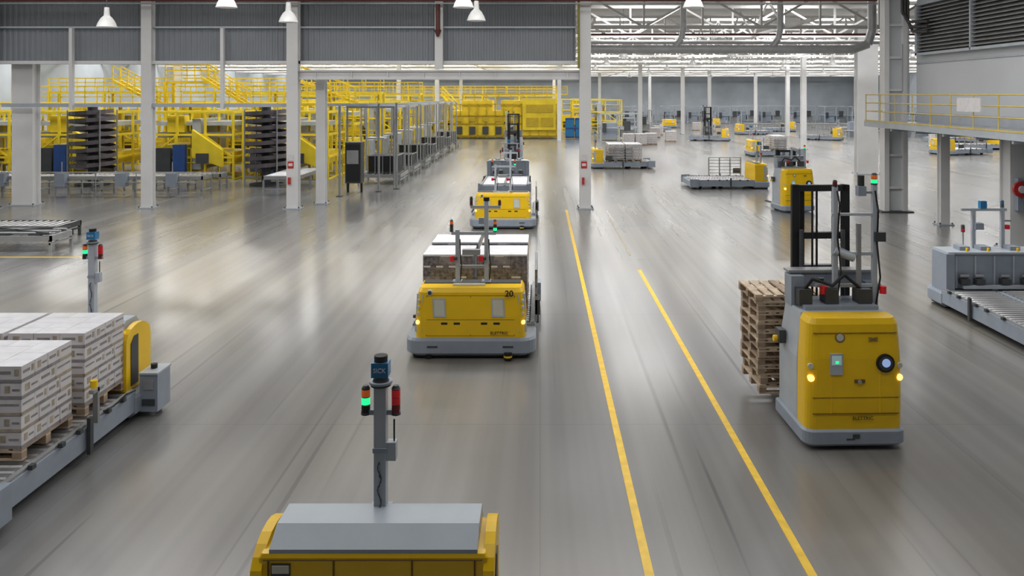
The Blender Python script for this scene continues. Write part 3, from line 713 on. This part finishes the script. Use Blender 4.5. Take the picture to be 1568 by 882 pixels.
def station(k=0):
    b = B()
    for x in (0,2.6):
        for y in (0,3.4): b.c((x,y,0),(x,y,4.4),.055,GALV,8)
    for x in (0,2.6): b.b(x-.05,x+.05,0,3.4,4.3,4.42,LGREY)
    for y in (0,3.4): b.b(0,2.6,y-.05,y+.05,4.3,4.42,LGREY)
    b.c((1.3,1.7,2.6),(1.3,1.7,4.3),.10,GALV,10); b.b(.8,1.8,1.2,2.2,2.5,2.6,LGREY)
    for x in (.9,1.6): b.c((x,.3,3.2),(x,.3,4.3),.04,STEEL,8)
    conveyor(b,.5,2.9,.3,2.9,.55)
    h = (1.65,1.35)[k]
    b.b(1.0,2.7,.5,2.5,.62,.72,DGREY); b.b(1.05,2.65,.55,2.45,.72,h-.05,BLACK)
    for x in (1.0,1.42,1.85,2.27,2.66): b.b(x,x+.04,.45,.5,.6,h,GALV)
    b.b(1.0,2.7,.45,.5,h-.05,h,GALV)
    for y in (.6,1.2,1.8,2.4): b.b(2.68,2.72,y,y+.04,.6,h,GALV)
    b.b(2.68,2.72,.5,2.5,h-.05,h,GALV)
    b.b(-.1,.2,1,1.6,.9,2.2,LGREY)
    for y in (0,.85,1.7,2.55): b.b(-.3,-.25,y,y+.05,0,2.2,YEL2)
    b.b(-.3,-.25,0,3.4,2.15,2.2,YEL2); b.b(-.3,-.25,0,3.4,1.1,1.15,YEL2)
    return b.mesh('pallet_pickup_station')
sts = [station(0), station(1)]
for i in range(7): put(sts[i%2],'pallet_pickup_station',(-10.7,43.5+i*4.8,0))
b = B()
for x,y in ((-10.35,37.4),(-9.95,38.9),(-8.4,40.8),(-7.7,42)): b.c((x,y,0),(x,y,4.6),.06,GALV,10); b.b(x-.15,x+.15,y-.15,y+.15,0,.03,DGREY)
b.b(-10.4,-8.2,37.3,37.5,4.5,4.62,LGREY); b.bar((-10.35,37.4,4.55),(-7.9,43,4.55),.12,LGREY)
b.b(-10.0,-9.2,40.2,41.0,.5,2.6,DGREY); b.b(-9.95,-9.25,40.15,40.2,.6,2.5,BLACK); b.b(-9.9,-9.3,40.1,40.15,1.5,2.2,GALV)
for x in (-9.95,-9.25): b.c((x,40.6,.0),(x,40.6,.5),.06,BLACK,10)
b.obj('pallet_wrapping_station')

OC = mat('ochre_frame_shade',(.58,.41,.02),.5)  # ribs and panels; the darker yellow also paints shadows onto the enclosure
b = B()
b.b(-10.2,2.0,90,94,.2,3.2,YEL2); b.b(-9,-5.5,90.2,94,3.2,4.4,YEL2); b.b(-4.5,1.5,90.2,94,3.2,4.4,YEL2); b.b(-2,1.8,89.6,90,1.0,4.6,YEL2)
for i in range(13): b.b(-10.2+i*1.0,-10.1+i*1.0,89.8,90,.1,4.0,OC)
for z in (.3,1.7,2.6,3.9): b.b(-10.2,2,89.8,90,z,z+.1,OC)
for i in range(5): b.b(-9.6+i*1.5,-8.9+i*1.5,89.7,89.8,.5,1.4,DGREY); b.b(-9.6+i*1.5,-8.9+i*1.5,89.7,89.8,2.0,2.5,OC)
b.b(-1.6,-.2,89.5,89.6,1.4,2.4,OC); b.b(.1,1.5,89.5,89.6,1.4,2.4,OC); b.b(-1.6,1.5,89.5,89.6,3.0,3.9,OC)
for i in range(8): b.c((-9+i*1.4,91,4.4),(-9+i*1.4,91,5.1),.05,OC,6)
b.b(-9,1.4,90.9,91.1,5.0,5.1,OC)
b.obj('palletizing_enclosure')
b = B()
for x in (2.9,4.0): b.b(x,x+1.0,89,90,.1,2.4,BLUE2); b.b(x+.05,x+.95,88.96,89,.3,1.1,BLUE); b.b(x+.05,x+.95,88.96,89,1.3,2.2,BLUE)
b.obj('blue_control_cabinet')
for x,y in ((4,96),(-16,101),(-26,101),(-36,101),(3,108),(-14,118),(-26,120),(-4,124)): put(pm2,'palletizing_machine',(x,y,0))
b = B(); mezz(b,-30,2,97,98.5,5.0); mezz(b,-20,4,114,115.5,5.2); stairs(b,-8,1,-12,5,95.5); b.obj('mezzanine_walkway')

def grey_machine():
    b = B(); cage(b,0,4,0,3,0,3,2,1,2,.12,LGREY); b.b(.3,1.8,.2,2.8,.3,2.0,GREY); b.b(2.2,3.7,.5,2.5,.5,1.3,GALV); b.b(2.5,3.2,-.1,.2,1.2,2.2,DGREY); b.b(.2,.6,-.2,.1,1,2,DGREY)
    return b.mesh('line_control_machine')
gm = grey_machine()
for i in range(10): put(gm,'line_control_machine',(12+i*4.6+(i%3)*.3,134+(i*7)%9,0))
for i in range(4): put(gm,'line_control_machine',(54+(i%2),96+i*8.5,0))
for x,y in ((6.5,84),(10.5,101),(54,74),(52,58),(48,48)): put(gm,'line_control_machine',(x,y,0))
for x,y in ((8.8,78),(10,78),(11.2,79),(14,84),(13.5,92),(14.8,98),(22,110),(23.5,108)): put(cl,'carton_pallet_load',(x,y,0))
b = B()
conveyor(b,36,50,92,93.4,.8); conveyor(b,38,52,101,102.4,.8); conveyor(b,30,50,114,115.4,.8)
for i in range(6): b.b(37+i*2.1,38+i*2.1,93.6,94.4,0,1.8,GREY)
b.obj('roller_conveyor')
b = B(); b.c((15.5,25.3,2.0),(15.5,25.2,2.0),.26,SIGNR,24); b.c((15.5,25.2,2.0),(15.5,25.16,2.0),.12,CW,20); b.b(15.42,15.58,25.28,25.48,1.3,2.35,GREY)
b.obj('fire_alarm_bell')

# =================================================================== LIGHTS
def area(name, loc, sx, sy, e, col=(1,.99,.98)):
    d = bpy.data.lights.new(name,'AREA'); d.shape = 'RECTANGLE'; d.size = sx; d.size_y = sy; d.energy = e; d.color = col
    o = bpy.data.objects.new(name,d); scene.collection.objects.link(o); o.location = loc; return o
area('bay_fill_light', (-6,20.5,ZC-.3), 36, 2, 2500)  # area fills added to brighten the bay; no fixture belongs to them
area('bay_fill_light', (-6,6,ZC-.3), 30, 2, 550)
w = bpy.data.worlds.new('world'); scene.world = w; w.use_nodes = True
w.node_tree.nodes['Background'].inputs[0].default_value = (.8,.85,.9,1); w.node_tree.nodes['Background'].inputs[1].default_value = .3

# =================================================================== CAMERA
cam = bpy.data.cameras.new('camera'); co = bpy.data.objects.new('camera', cam); scene.collection.objects.link(co)
co.location = (0,0,5.05); co.rotation_euler = (math.radians(90),0,0)
cam.sensor_width = 36; cam.lens = 27.55; cam.shift_x = -.0274; cam.shift_y = -.1888
cam.clip_start = .1; cam.clip_end = 400
scene.camera = co
